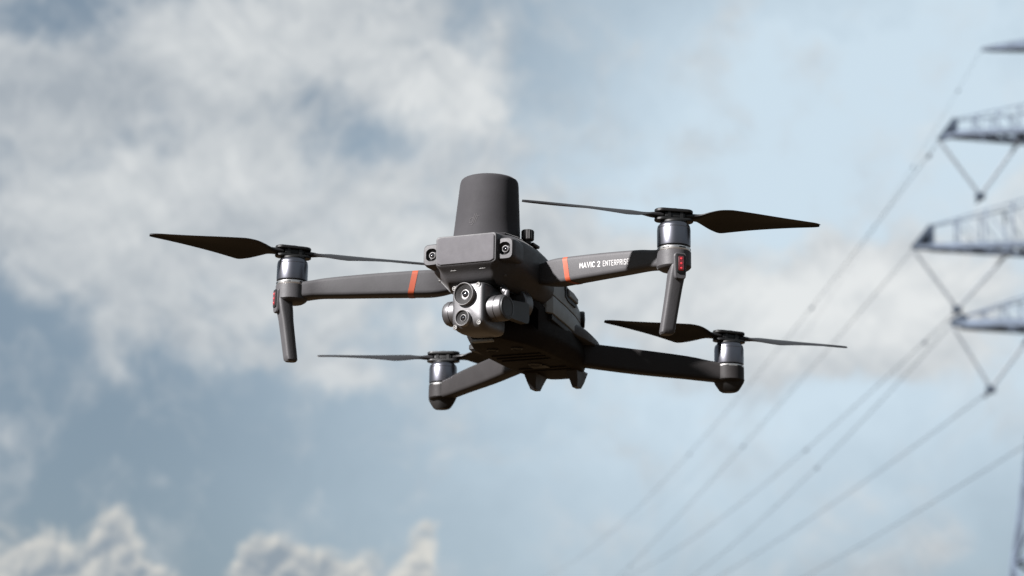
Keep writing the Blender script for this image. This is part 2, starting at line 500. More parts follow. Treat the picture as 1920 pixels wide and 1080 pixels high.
# forward vision sensors in their rounded pods
for s in (-1, 1):
    b = MB(); rings = []
    for x, hw, hh, rr in ((.070, .0055, .0075, .003), (.084, .0066, .0088, .004), (.0955, .0071, .0086, .0042), (.0995, .0068, .0082, .0042), (.1008, .0060, .0074, .004)):
        rings.append([(x, s * .0291 + y, .0702 + z) for y, z in round_poly([(hw, hh), (-hw, hh), (-hw, -hh), (hw, -hh)], [rr] * 4, 4)])
    b.loft(rings, cap1=False)
    inner = []
    for q in rings[-1]:
        a_ = math.atan2(q[2] - .0702, q[1] - s * .0291)
        inner.append((.1009, s * .0291 + .0050 * math.cos(a_), .0702 + .0050 * math.sin(a_)))
    deep = [(.0975, q[1], q[2]) for q in inner]
    b.loft([rings[-1], inner, deep], cap0=False)
    pod = b.build('vision_sensor', M['shell'], drone, 30)
    c = MB()
    o = (.0968, s * .0291, .0702)
    c.lathe([(.0050, .0004), (.0048, .0026), (.0044, .0020), (.0030, .0010), (.0018, .0010)], o, (1, 0, 0), 24, 0, caps=False)
    c.lathe([(.0025, .0008), (.0025, .0024), (.0021, .0026), (.0018, .0018)], o, (1, 0, 0), 24, 1, caps=False)
    c.lathe([(.0018, .0014), (.0016, .0021), (.0010, .0025), (0, .0027)], o, (1, 0, 0), 20, 2)
    c.build('lens', [M['black'], M['lens_edge'], M['glass']], pod)

# battery pack on the rear back, frame under it, belly hull
WM = [(.0225, .0355), (.010, .0352), (-.01, .0350), (-.03, .0338), (-.045, .0315), (-.058, .0285), (-.075, .0225), (-.09, .0165), (-.102, .0090)]
def wm_at(x):
    xs = [a for a, _ in WM][::-1]; ws = [c for _, c in WM][::-1]
    return float(np.interp(x, xs, ws))
def seam_hi(x): return .0530 - (.0223 - x) * .11
def seam_lo(x): return .0388 - (.0250 - x) * .09
b = MB(); rings = []
TOPZ = [(.0215, .0790), (.010, .0785), (-.01, .0755), (-.03, .0705), (-.045, .0650), (-.06, .0590), (-.08, .0520), (-.095, .0470), (-.102, .0440)]
for x in np.linspace(.0215, -.1015, 26):
    w = wm_at(x); zt = float(np.interp(x, [a for a, _ in TOPZ][::-1], [c for _, c in TOPZ][::-1])); zb = seam_hi(x) + .0003
    sh = min(.010, (zt - zb) * .5)
    rings.append([(x, y, z) for y, z in round_poly([(w * .80, zt), (w, zt - sh), (w, zb), (-w, zb), (-w, zt - sh), (-w * .80, zt)], [.004, .006, .0006, .0006, .006, .004], 3)])
b.loft(rings)
battery = b.build('battery', M['battery'], drone, 30)
for s in (-1, 1):
    # release catch on a black plate that paints the slot's shade
    rot = Matrix(((1, 0, 0), (0, 1, 0), (0, 0, 1)))
    b = MB()
    y0 = .0342
    q = [(-.0030, .0655), (-.0030, .0575), (-.0100, .0545), (-.0262, .0533), (-.0262, .0568), (-.0180, .0612)]
    b.loft([[(x, s * y0, z) for x, z in q], [(x, s * (y0 + .0016), z) for x, z in q]])
    sl = b.build('slot_shade_plate', M['black'], battery, 20)
    b = MB()
    q2 = [(-.0068, .0640), (-.0080, .0585), (-.0262, .0560), (-.0262, .0595), (-.0165, .0630)]
    b.loft([[(x, s * (y0 + .0005), z) for x, z in q2], [(x, s * (y0 + .0024), z) for x, z in q2], [(x * .96 - .0006, s * (y0 + .0030), .06 + (z - .06) * .85) for x, z in q2]])
    b.build('release_catch', M['battery'], battery, 20)
    # side button standing proud of the tail
    b = MB()
    b.lathe([(.0068, -.003), (.0068, .0018), (.0060, .0026), (0, .0030)], (-.0535, s * .0292, .0500), (-.36, s * .93, 0), 24)
    b.build('battery_button', M['black'], battery)

b = MB(); rings = []
for x in np.linspace(.0262, -.1010, 26):
    w = wm_at(min(x, .0225)); f = 1.0
    if x > .020: f = 1 - ((x - .020) / .0062) ** 2 * .10
    rings.append([(x, y, z) for y, z in round_poly([(w * f, seam_hi(x) - .0004), (-w * f, seam_hi(x) - .0004), (-w * f, seam_lo(x) + .0004), (w * f, seam_lo(x) + .0004)], [.0006] * 4, 2)])
b.loft(rings)
frame = b.build('middle_frame', M['battery'], drone, 30)

b = MB(); rings = []
for x in np.linspace(.0205, -.0995, 16):   # dark core seen in the seams
    w = wm_at(x) - .0012
    rings.append(rect_ring(x, w, seam_lo(x) - .004, seam_hi(x) + .004, .001, 2))
b.loft(rings)
b.build('inner_core', M['black'], frame)

hull_keys = [  # x, w top, z top, w side, z chamfer, w bottom, z bottom
    (.0640, .0120, .0170, .0130, .0150, .0110, .0130),
    (.0600, .0140, .0300, .0150, .0180, .0130, .0125),
    (.0500, .0250, .0452, .0220, .0200, .0180, .0122),
    (.0350, .0300, .0452, .0290, .0215, .0230, .0120),
    (.0150, .0315, .0400, .0325, .0220, .0260, .0120),
    (-.010, .0335, .0352, .0340, .0215, .0270, .0120),
    (-.035, .0325, .0330, .0335, .0205, .0275, .0120),
    (-.060, .0290, .0308, .0310, .0195, .0265, .0118),
    (-.080, .0210, .0290, .0235, .0190, .0205, .0118),
    (-.093, .0140, .0278, .0160, .0190, .0140, .0120),
    (-.100, .0080, .0272, .0095, .0200, .0080, .0130),
]
b = MB(); rings = []
for k in spline(hull_keys, 3):
    x, wt, zt, ws, zc, wb, zb = k
    if x < .02: zt = min(zt, seam_lo(x) - .0004)
    rings.append([(x, y, z) for y, z in round_poly([(wt, zt), (ws, zc), (wb, zb), (-wb, zb), (-ws, zc), (-wt, zt)], [.0015, .003, .002, .002, .003, .0015], 3)])
b.loft(rings)
hull = b.build('belly_hull', M['hull'], drone, 30)
MB().box((.0640, -.0030, .0116), (.0045, .0170, .0022), b=.0006).build('sunlit_lip', M['battery'], hull)  # pale piece as long as the sunlit stretch; sunlight put into colour
for s in (-1, 1):   # flat black plate painting the vent recess's shade, landing nub under the tail
    b = MB()
    b.loft([[(x, s * .0300, z) for x, z in ((.052, .0405), (.038, .0385), (.038, .0230), (.052, .0250))], [(x, s * .0304, z) for x, z in ((.0515, .0400), (.0385, .0380), (.0385, .0235), (.0515, .0255))]])
    b.build('vent', M['void'], hull, 20)
    b = MB()
    b.loft([[(-.060, s * .0230, .0135), (-.086, s * .0225, .0135), (-.087, s * .0120, .0135), (-.062, s * .0120, .0135)],
            [(-.066, s * .0215, .005), (-.082, s * .021, .005), (-.082, s * .0145, .005), (-.067, s * .0145, .005)],
            [(-.069, s * .0200, .0), (-.079, s * .0195, .0), (-.079, s * .0155, .0), (-.070, s * .0155, .0)]])
    b.build('landing_nub', M['dark'], hull, 20)
# downward sensors and belly ribs
for x, y, r_ in ((.030, .010, .0045), (.030, -.010, .0045), (-.030, 0, .0055)):
    MB().lathe([(r_, .001), (r_, -.0006), (r_ * .8, -.0010), (r_ * .7, -.0004), (0, -.0004)], (x, y, .0119), (0, 0, 1), 20).build('downward_sensor', M['dark'], hull)
for x in (.008, -.002, -.012, -.045, -.055):
    MB().box((x, 0, .0117), (.0028, .040, .0012), b=.0003).build('belly_rib', M['hull'], hull)
MB().box((.0190, -.0262, .0160), (.018, .007, .0062), b=.0016, rot=Matrix.Rotation(R(-12), 3, 'Z')).build('sensor_bump', M['dark'], hull)
MB().box((-.040, 0, .0116), (.012, .014, .0010), b=.0003).build('auxiliary_light', M['dark'], hull)

# shoulders over the rear arm roots
b = MB(); rings = []
for x, w, zb, zt in spline([(-.020, .0320, .0345, .0400), (-.030, .0350, .0325, .0418), (-.042, .0372, .0315, .0412), (-.055, .0380, .0308, .0392), (-.068, .0378, .0304, .0372), (-.077, .0362, .0302, .0358), (-.081, .0335, .0302, .0350)], 3):
    rings.append([(x, y, z) for y, z in round_poly([(w * .93, zt), (w, zt - .0022), (w, zb), (-w, zb), (-w, zt - .0022), (-w * .93, zt)], [.0012] * 6, 2)])
b.loft(rings)
b.build('arm_shoulder', M['shell'], drone, 30)

# antenna module: base plate, tapered round tower, thumb screw, embossed emblem
AX0, AX1, AZ0, AZ1, AR0, AR1 = .0675, .0640, .0840, .1345, .0253, .0217
shear = ((AX1 - AX0) / (AZ1 - AZ0), 0, 0)
b = MB()
prof = [(AR0 + .0006, 0), (AR0 + .0003, .0022)]
prof += [(AR0 + (AR1 - AR0) * t, (AZ1 - AZ0) * t) for t in (.08, .3, .6, .9)]
hh = AZ1 - AZ0
for k in range(1, 7):
    a = k / 6 * math.pi / 2
    prof.append((AR1 - .0030 * (1 - math.cos(a)), hh - .0032 + .0032 * math.sin(a)))
prof += [(AR1 * .5, hh + .0004), (0, hh + .0006)]
b.lathe(prof, (AX0, 0, AZ0), (0, 0, 1), 64, 0, shear)
tower = b.build('antenna_module', M['antenna'], drone, 40)
b = MB(); rings = []
for x, w, zt in ((.0965, .020, .0836), (.092, .0255, .0848), (.075, .0290, .0853), (.045, .0300, .0848), (.020, .0285, .0832), (.012, .0255, .0815)):
    rings.append(rect_ring(x, w, zt - .004, zt, .0012, 3))
b.loft(rings)
b.build('mounting_plate', M['antenna'], tower, 30)
b = MB(); nk = 36; rings = []
for z, r_ in ((.0835, .0026), (.0858, .0026), (.0860, .0042), (.0868, .0046), (.0930, .0046), (.0938, .0042), (.0940, .0036)):
    rings.append([(.0600 + (r_ * (1.045 if (i % 2 == 0 and .0866 < z < .0932) else .955 if .0866 < z < .0932 else 1)) * math.cos(2 * math.pi * i / nk), .0300 + (r_ * (1.045 if (i % 2 == 0 and .0866 < z < .0932) else .955 if .0866 < z < .0932 else 1)) * math.sin(2 * math.pi * i / nk), z) for i in range(nk)])
b.loft(rings)
b.build('thumb_screw', M['dark'], tower, 20)
MB().box((.0480, .0300, .0850), (.0120, .0050, .0024), b=.0006).build('mounting_latch', M['dark'], tower)


def stroke(mb, pts, w, place, mi=0, depth=.00012):
    """flat raised strip following pts (2D) put on a surface by place(u, v, h)"""
    P = [np.array(p, float) for p in pts]
    L_, R_ = [], []
    for i, p in enumerate(P):
        ds = []
        if i > 0: ds.append((P[i] - P[i - 1]) / max(np.linalg.norm(P[i] - P[i - 1]), 1e-9))
        if i < len(P) - 1: ds.append((P[i + 1] - P[i]) / max(np.linalg.norm(P[i + 1] - P[i]), 1e-9))
        d = sum(ds); d /= max(np.linalg.norm(d), 1e-9)
        nrm = np.array([-d[1], d[0]])
        k = 1.0
        if len(ds) == 2:
            k = 1 / max(.55, abs(np.dot(nrm, np.array([-ds[0][1], ds[0][0]]))))
        ext = d * w * .5 * (-1 if i == 0 else 1 if i == len(P) - 1 else 0)
        L_.append(p + ext + nrm * w * .5 * k); R_.append(p + ext - nrm * w * .5 * k)
    rings = []
    for l, r in zip(L_, R_):
        rings.append([place(*l, -.0002), place(*r, -.0002), place(*r, depth), place(*l, depth)])
    mb.loft(rings, mi)


def arc(cx, cy, rx, ry, a0, a1, n=8):
    return [(cx + rx * math.cos(R(a0 + (a1 - a0) * i / n)), cy + ry * math.sin(R(a0 + (a1 - a0) * i / n))) for i in range(n + 1)]


# emblem: three slanted letter-like strokes in an open loop
def on_tower(u, v, h):
    z = .0972 + v
    t = (z - AZ0) / (AZ1 - AZ0)
    r_ = AR0 + (AR1 - AR0) * t + h
    a = u / r_
    return (AX0 + (AX1 - AX0) * t + r_ * math.cos(a), r_ * math.sin(a), z)
b = MB(); E_ = .0042
sk = lambda pts: [((x + .28 * y) * E_, y * E_) for x, y in pts]
stroke(b, sk(arc(-.45, -.15, .36, .48, 60, 320, 10)), .0006, on_tower, depth=.00014)
stroke(b, sk([(-.15, -.6), (-.15, 1.0)]), .0006, on_tower, depth=.00014)
stroke(b, sk([(.15, 1.0), (.15, -.7), (.02, -.98), (-.3, -1.0)]), .0006, on_tower, depth=.00014)
stroke(b, sk([(.48, .55), (.48, -.62)]), .0006, on_tower, depth=.00014)
stroke(b, sk([(.15, .62), (.48, .62), (.85, .62)]), .0005, on_tower, depth=.00014)
b.build('emblem', mat('emblem_plastic', (.026, .0245, .0255), .7, spec=.08), tower, 20)

# gimbal camera
gx = .0995
b = MB(); rings = []
def face_ring(x, w, zb, zt, rb, rt_):
    return [(x, y, z) for y, z in round_poly([(w, zt), (-w, zt), (-w, zb), (w, zb)], [rt_, rt_, rb, rb], 4)]
rings = [face_ring(gx, .0118, .0185, .0455, .004, .003), face_ring(gx - .0005, .0127, .0168, .0463, .0045, .003), face_ring(gx - .0013, .0132, .0153, .0466, .005, .003), face_ring(gx - .0030, .0135, .0138, .0469, .005, .003), face_ring(gx - .0060, .0136, .0124, .0470, .005, .003),
         face_ring(gx - .0100, .0135, .0118, .0470, .005, .003), face_ring(.0750, .0130, .0118, .0466, .005, .003), face_ring(.0660, .0110, .0130, .0440, .005, .004)]
rings = [[(gx + .0012 - .0012 * k * k, y * k, .0318 + (z - .0318) * k) for x, y, z in rings[0]] for k in (.05, .35, .65, .85)] + rings
b.loft(rings)
gimbal = b.build('gimbal_camera', M['gimbal'], drone, 40)
GPIV, GYAW = Vector((.082, .0, 0)), R(-9.0)
gimbal.rotation_euler = (0, 0, GYAW)
gimbal.location = GPIV - Matrix.Rotation(GYAW, 3, 'Z') @ GPIV + Vector((.0003, .0028, 0))


def lens(o, r0, ring_w, depth, name, inner):
    b = MB(); ax = (1, 0, -.02)
    b.lathe([(r0, -.003), (r0, .0010), (r0 - ring_w * .5, .0013), (r0 - ring_w, .0010), (r0 - ring_w, .0004)], o, ax, 40, 0, caps=False)
    steps = [(r0 - ring_w, .0004)]
    k = 5
    for i in range(k):
        rr = r0 - ring_w - (r0 - ring_w - inner) * (i + 1) / k
        zz = .0004 - depth * (i + 1) / k
        steps += [(rr + (r0 - inner) / k * .15, zz), (rr, zz)]
    b.lathe(steps + [(inner, -depth)], o, ax, 40, 1, caps=False)
    b.lathe([(inner * 1.02, -depth - .0004), (inner * 1.02, -depth + .0009), (inner * .93, -depth + .0010), (inner * .90, -depth + .0002)], o, ax, 32, 0, caps=False)
    b.lathe([(inner * .82, -depth - .0002), (inner * .75, -depth + .0004), (inner * .5, -depth + .0010), (inner * .22, -depth + .0013), (0, -depth + .0014)], o, ax, 28, 2)
    return b.build(name, [M['lens_edge'], M['lens_ring'], M['glass']], gimbal, 30)
lens((gx + .0030, -.0010, .0383), .0083, .0006, .0024, 'wide_lens', .0034)
lens((gx + .0022, -.0022, .0209), .0060, .0006, .0014, 'thermal_lens', .0025)
for y, z in ((-.0112, .0440), (.0094, .0447), (-.0098, .0150), (.0106, .0168)):
    b = MB()
    o = (gx - .0002, y, z)
    b.lathe([(.0020, 0), (.0020, .0006), (.0017, .0009), (.0013, .0009), (.0010, .0004), (0, .0004)], o, (1, 0, 0), 16)
    b.box((gx + .0004, y, z), (.0006, .0022, .0004))
    b.build('face_screw', M['steel'], gimbal)
for s, y1, r_ in ((1, .0258, .0096), (-1, .0245, .0093)):
    b = MB(); L_ = y1 - .0130; o = (.0865, s * .0130, .0287)
    b.lathe([(r_ * .96, 0), (r_, .0004), (r_, L_ * .48), (r_ * .955, L_ * .50), (r_ * .955, L_ * .56), (r_, L_ * .58), (r_, L_ - .0012), (r_ * .94, L_ - .0002), (r_ * .90, L_)], o, (0, s, 0), 44)
    tm = b.build('tilt_motor', M['gimbal'], gimbal, 35)
    b = MB(); o2 = (.0865, s * (y1 - .0001), .0287)
    b.lathe([(r_ * .92, 0), (r_ * .90, .0008), (r_ * .72, .0012), (r_ * .70, .0009), (0, .0010)], o2, (0, s, 0), 36)
    b.build('motor_cap', M['gimbal_dark'], tm)
b = MB()   # gimbal yoke behind the camera, running up to the damper plate
b.loft([[(x, y, z) for x, z in round_poly([(.0840, .0350), (.0560, .0380), (.0560, .0220), (.0840, .0220)], [.004] * 4, 3)] for y in (.0205, .0260)])
yoke = b.build('gimbal_yoke', M['gimbal_dark'], gimbal, 30)
b = MB()
b.tube([(.0800, .0215, .0360), (.0800, .0205, .0420), (.0790, .0165, .0465), (.0780, .0100, .0495)], [.0026, .0028, .0028, .0030], 12)
b.build('yoke_arm', M['gimbal'], yoke)
MB().lathe([(.0112, 0), (.0120, .001), (.0120, .010), (.0112, .011), (0, .011)], (.0480, .0130, .0385), (1, 0, 0), 36).build('roll_motor', M['gimbal'], yoke)
b = MB()
b.lathe([(.0070, 0), (.0080, .0008), (.0080, .0022), (.0105, .0030), (.0105, .0042), (0, .0042)], (.0800, 0, .0478), (0, 0, 1), 36)
b.build('damper_plate', M['dark'], gimbal)

# ---- arms
def arm_point(A, B, t): return Vector(A).lerp(Vector(B), t)

FA, FB = (.0470, .0400), (.0871, .1529)
FK = [  # t, half thickness, z bottom, z top
    (-.06, .0050, .0560, .0696), (.02, .0066, .0535, .0708), (.10, .0076, .0521, .0713), (.20, .0078, .0518, .0708), (.45, .0073, .0513, .0688), (.65, .0069, .0508, .0667),
    (.78, .0066, .0506, .0651), (.84, .0070, .0502, .0638), (.90, .0080, .0494, .0624), (1.0, .0085, .0478, .0612)]
RA, RB = (-.0660, .0300), (-.1304, .1265)
RK = [(-.05, .0060, .0146, .0322), (.05, .0070, .0138, .0322), (.35, .0068, .0112, .0300), (.69, .0063, .0094, .0270), (.86, .0066, .0084, .0240), (1.0, .0080, .0080, .0222)]
LED_AZ = 40


def arm_frame(A, B, s):
    a, c = Vector((A[0], s * A[1], 0)), Vector((B[0], s * B[1], 0))
    d = (c - a).normalized()
    n = Vector((-d.y, d.x, 0)) * (-s)      # horizontal, towards the nose
    return a, c, d, n


def arm_mesh(A, B, K, s, hz0, hz1, rh, lip):
    a, c, d, n = arm_frame(A, B, s)
    b = MB(); rings = []
    for t, th, zb, zt in spline(K, 3):
        p = a.lerp(c, t)
        rr = .0032
        rings.append([p + n * q + Vector((0, 0, z)) for q, z in round_poly([(th, zt), (-th, zt), (-th, zb), (th, zb)], [rr, rr, rr, rr], 4)])
    b.loft(rings)
    b.lathe([(rh - .003, hz0 - lip), (rh - .001, hz0), (rh, hz0 + .0012), (rh, hz1), (rh - .0006, hz1 + .0004)], c, (0, 0, 1), 48)
    return b


for s in (-1, 1):
    a, c, d, n = arm_frame(FA, FB, s)
    b = arm_mesh(FA, FB, FK, s, .0475, .0592, .0121, .0012)
    arm = b.build('front_arm', M['shell'], drone, 32)
    # orange band
    rows = [tuple(np.array(FK)[:, j]) for j in range(4)]
    ts = np.array([k[0] for k in FK])
    at = lambda t, j: float(np.interp(t, ts, np.array(FK)[:, j]))
    # same smooth thickness as the arm uses
    sp = np.array(spline(FK, 3))
    at = lambda t, j: float(np.interp(t, sp[:, 0], sp[:, j]))
    b = MB(); rings = []
    for dt in (0, .037):
        rg = []
        for q, z in round_poly([(1, 1), (-1, 1), (-1, 0), (1, 0)], None):
            pass
        t0 = .215 + dt
        th, zb, zt = at(t0, 1) + .00022, at(t0, 2) - .00022, at(t0, 3) + .00022
        for q, z in round_poly([(th, zt), (-th, zt), (-th, zb), (th, zb)], [.0034] * 4, 4):
            lean = (z - .0515) / .02 * -.030      # the band leans a little
            rg.append(a.lerp(c, t0 + lean) + n * q + Vector((0, 0, z)))
        rings.append(rg)
    b.loft(rings, cap0=False, cap1=False)
    inner = [[p for p in r] for r in rings]
    b.build('orange_band', M['orange'], arm, 32)
    # landing leg
    out = Vector((math.cos(R(LED_AZ)), s * math.sin(R(LED_AZ)), 0))
    side = Vector((-out.y, out.x, 0))
    top = c + Vector((.0045, s * .0040, 0)); foot = c + Vector((.0040, -s * .0045, 0))
    b = MB(); rings = []
    for z, hw, hd, off in ((.0540, .0055, .0050, .0), (.0480, .0060, .0058, .0), (.0400, .0060, .0056, 0), (.0320, .0058, .0050, 0), (.0180, .0056, .0048, 0), (.0040, .0055, .0047, 0), (.0012, .0054, .0046, 0), (.0, .0044, .0038, 0)):
        p = foot.lerp(top, z / .050)
        rings.append([p + side * x + out * (y + off) + Vector((0, 0, z)) for x, y in round_poly([(hw, hd), (-hw, hd), (-hw * .8, -hd), (hw * .8, -hd)], [.0032, .0032, .0034, .0034], 4)])
    b.loft(rings)
    b.build('landing_leg', M['shell'], arm, 35)
    # bulge round the status light, the light window and its three red diodes
    b = MB(); rings = []
    base = c + out * .0085
    for hgt, dep in ((0, 1.0), (.0032, 1.0), (.0042, .88)):
        rings.append([base + out * hgt + side * x * dep + Vector((0, 0, .0480 + z * (1 if dep == 1 else .94))) for x, z in round_poly([(.0048, .0085), (-.0048, .0085), (-.0042, -.0105), (.0042, -.0105)], [.003] * 4, 4)])
    b.loft(rings)
    b.build('light_housing', M['shell'], arm, 30)
    b = MB(); base = c + out * .0124
    for lo, hi, w, h0, mi in ((0, .0009, .0031, .0068, 0),):
        rings = []
        for hgt, dep in ((lo, 1.0), (hi, 1.0), (hi + .0003, .85)):
            rings.append([base + out * hgt + side * x * dep + Vector((0, 0, .0485 + z * dep)) for x, z in round_poly([(w, h0), (-w, h0), (-w, -h0), (w, -h0)], [.0012] * 4, 3)])
        b.loft(rings, mi)
    b.build('light_bezel', M['black'], arm, 30)
    b = MB(); base = c + out * .0135
    b.loft([[base + out * hgt + side * x * dep + Vector((0, 0, .0485 + z * dep)) for x, z in round_poly([(.0019, .0052), (-.0019, .0052), (-.0019, -.0052), (.0019, -.0052)], [.0008] * 4, 3)] for hgt, dep in ((0, 1), (.0003, 1), (.0005, .9))], 0)
    for zz in (.0034, 0, -.0034):
        b.lathe([(.0008, .0003), (.0007, .0007), (.0004, .0009), (0, .0009)], base + Vector((0, 0, .0485 + zz)), out, 14, 1)
    b.build('status_light', [M['led'], M['led_dot']], arm, 30)
    if s == 1:
        # printed lettering on the forward face
        GL = {
            'M': [[(0, 0), (0, 1)], [(0, 1), (.36, .35), (.72, 1)], [(.72, 1), (.72, 0)]],
            'A': [[(0, 0), (.36, 1), (.72, 0)], [(.16, .30), (.56, .30)]],
            'V': [[(0, 1), (.36, 0), (.72, 1)]],
            'I': [[(.05, 0), (.05, 1)]],
            'C': [arc(.34, .5, .34, .5, 45, 315, 10)],
            '2': [[(.0, .78), (.08, .95), (.3, 1.0), (.52, .92), (.55, .68), (.0, .0), (.58, 0)]],
            'E': [[(.5, 1), (0, 1), (0, 0), (.5, 0)], [(0, .52), (.42, .52)]],
            'N': [[(0, 0), (0, 1)], [(0, 1), (.6, 0)], [(.6, 0), (.6, 1)]],
            'T': [[(0, 1), (.6, 1)], [(.3, 1), (.3, 0)]],
            'R': [[(0, 0), (0, 1), (.38, 1), (.52, .9), (.52, .62), (.38, .5), (0, .5)], [(.26, .5), (.54, 0)]],
            'P': [[(0, 0), (0, 1), (.38, 1), (.54, .88), (.54, .58), (.38, .45), (0, .45)]],
            'S': [[(.52, .88), (.38, 1), (.12, 1), (0, .85), (.06, .6), (.46, .42), (.54, .2), (.42, .0), (.12, 0), (0, .12)]],
        }
        ADV = {'M': .72, 'A': .72, 'V': .72, 'I': .1, 'C': .60, '2': .58, 'E': .5, 'N': .6, 'T': .6, 'R': .54, 'P': .54, 'S': .54}
        Hh = .0037
        L_arm = (c - a).length
        def on_arm(u, v, h):
            t = u / L_arm
            p = a.lerp(c, t) + n * (at(t, 1) + h)
            return p + Vector((0, 0, .0597 + v - (u - .329 * L_arm) * .089))
        words = [('MAVIC', .86, .00056), (' ', 0, 0), ('2', .86, .00056), (' ', 0, 0), ('ENTERPRISE', .74, .00033)]
        total = 0
        for wd, sx, sw in words:
            if wd == ' ': total += .5
            else:
                for ch in wd: total += ADV[ch] * sx + .24
        u0, u1 = .329 * L_arm, .713 * L_arm
        k = (u1 - u0) / (total * Hh)
        cur = u0
        b = MB()
        for wd, sx, sw in words:
            if wd == ' ': cur += .5 * Hh * k; continue
            for ch in wd:
                for st in GL[ch]:
                    pts = [(cur + x * sx * Hh * k, y * Hh) for x, y in st]
                    stroke(b, pts, sw, on_arm, depth=.00010)
                cur += (ADV[ch] * sx + .24) * Hh * k
        b.build('lettering', M['white'], arm, 0)

for s in (-1, 1):
    a, c, d, n = arm_frame(RA, RB, s)
    b = arm_mesh(RA, RB, RK, s, .0085, .0196, .0119, .0008)
    arm = b.build('rear_arm', M['rear'], drone, 32)
    out = Vector((-math.cos(R(35)), s * math.sin(R(35)), 0)); side = Vector((-out.y, out.x, 0))
    b = MB()
    b.loft([[c + side * x + d * y + Vector((0, 0, z)) for x, y in round_poly([(hw, hd), (-hw, hd), (-hw, -hd), (hw, -hd)], [.004] * 4, 3)] for z, hw, hd in ((.0095, .0088, .0088), (.0068, .0082, .0082), (.0014, .0060, .0060), (0, .0048, .0048))])
    b.build('foot', M['dark'], arm, 30)

# ---- motors: one built, three copied
def motor_meshes():
    b = MB()
    b.lathe([(.0112, .0002), (.0117, .0004), (.0118, .0012), (.0118, .0124), (.0116, .0130), (.0117, .0133), (.0113, .0152), (.0098, .0168), (.0060, .0172), (0, .0172)], (0, 0, 0), (0, 0, 1), 56)
    bell = b.mesh('motor', M['bell'], 35)
    b = MB(); n_ = 56
    b.lathe([(.0106, -.0038), (.0116, -.0036), (.0118, -.0030), (.0118, -.0012), (.0115, -.0008), (.0106, -.0006)], (0, 0, 0), (0, 0, 1), n_, 0)
    for i in range(6):
        a0 = i * math.pi / 3
        for side_ in (0,):
            pts = [a0 + j * .11 for j in range(5)]
            b.loft([[((.0119) * math.cos(t), .0119 * math.sin(t), -.0026), (.0119 * math.cos(t), .0119 * math.sin(t), -.0017), (.011 * math.cos(t), .011 * math.sin(t), -.0017), (.011 * math.cos(t), .011 * math.sin(t), -.0026)] for t in pts], 1)
    b.lathe([(.0108, -.0008), (.0110, .0006)], (0, 0, 0), (0, 0, 1), n_, 1)
    ring = b.mesh('motor_ring', [M['ring'], M['black']], 30)
    return bell, ring


HUBS = {  # bell foot positions and blade bearing (deg), spin
    'a': ((.0871, -.1529, .0632), -45.2, 1), 'b': ((.0871, .1529, .0632), 125.5, -1),
    'c': ((-.1304, -.1265, .0222), 104.4, -1), 'd': ((-.1304, .1265, .0222), -43.3, 1)}
bell, ring = motor_meshes()
first = link('motor', bell, drone, HUBS['a'][0])
first_ring = link('motor_ring', ring, first)
for i, kk in enumerate('bcd'):
    m2 = first.copy(); COL.objects.link(m2); m2.parent = drone; m2.location = HUBS[kk][0]; m2.rotation_euler = (0, 0, R(37 * (i + 1)))
    r2 = first_ring.copy(); COL.objects.link(r2); r2.parent = m2

# ---- propellers: hub with two folding blades
def blade_mesh(spin):
    key = [  # r, leading, trailing, pitch deg, thickness, rise
        (.0085, .0035, -.0035, 6, .0046, 0), (.0150, .0036, -.0040, 9, .0040, 0), (.0190, .0050, -.0055, 14, .0030, 0), (.0240, .0078, -.0085, 19, .0020, 0), (.0310, .0105, -.0130, 21, .0015, .0002),
        (.0385, .0114, -.0164, 21, .0013, .0004), (.0450, .0110, -.0156, 20, .0012, .0006), (.0600, .0092, -.0126, 17.5, .0011, .0010), (.0780, .0066, -.0094, 14.5, .0010, .0014),
        (.0950, .0040, -.0066, 12, .0009, .0018), (.1060, .0018, -.0048, 11, .0007, .0020), (.1100, -.0006, -.0036, 10, .0004, .0020)]
    b = MB(); rings = []
    for r_, le, te, pt, th, rise in spline(key, 3):
        up, lo = [], []
        for k in range(7):
            f = k / 6
            cpos = te + (le - te) * f
            camber = .0012 * math.sin(math.pi * f) * min(1, max(0, (r_ - .018) / .012))
            tt = th * (.25 + .75 * math.sin(math.pi * min(1, f * .55 + .2)))
            if f in (0, 1): tt *= .35
            up.append((cpos, camber + tt / 2)); lo.append((cpos, camber - tt / 2))
        prof = up + lo[::-1]
        ca, sa = math.cos(R(pt)), math.sin(R(pt))
        rings.append([(r_, spin * (x * ca - z * sa), x * sa + z * ca + rise) for x, z in prof])
    b.loft(rings)
    return b.mesh('blade', M['blade'], 40)


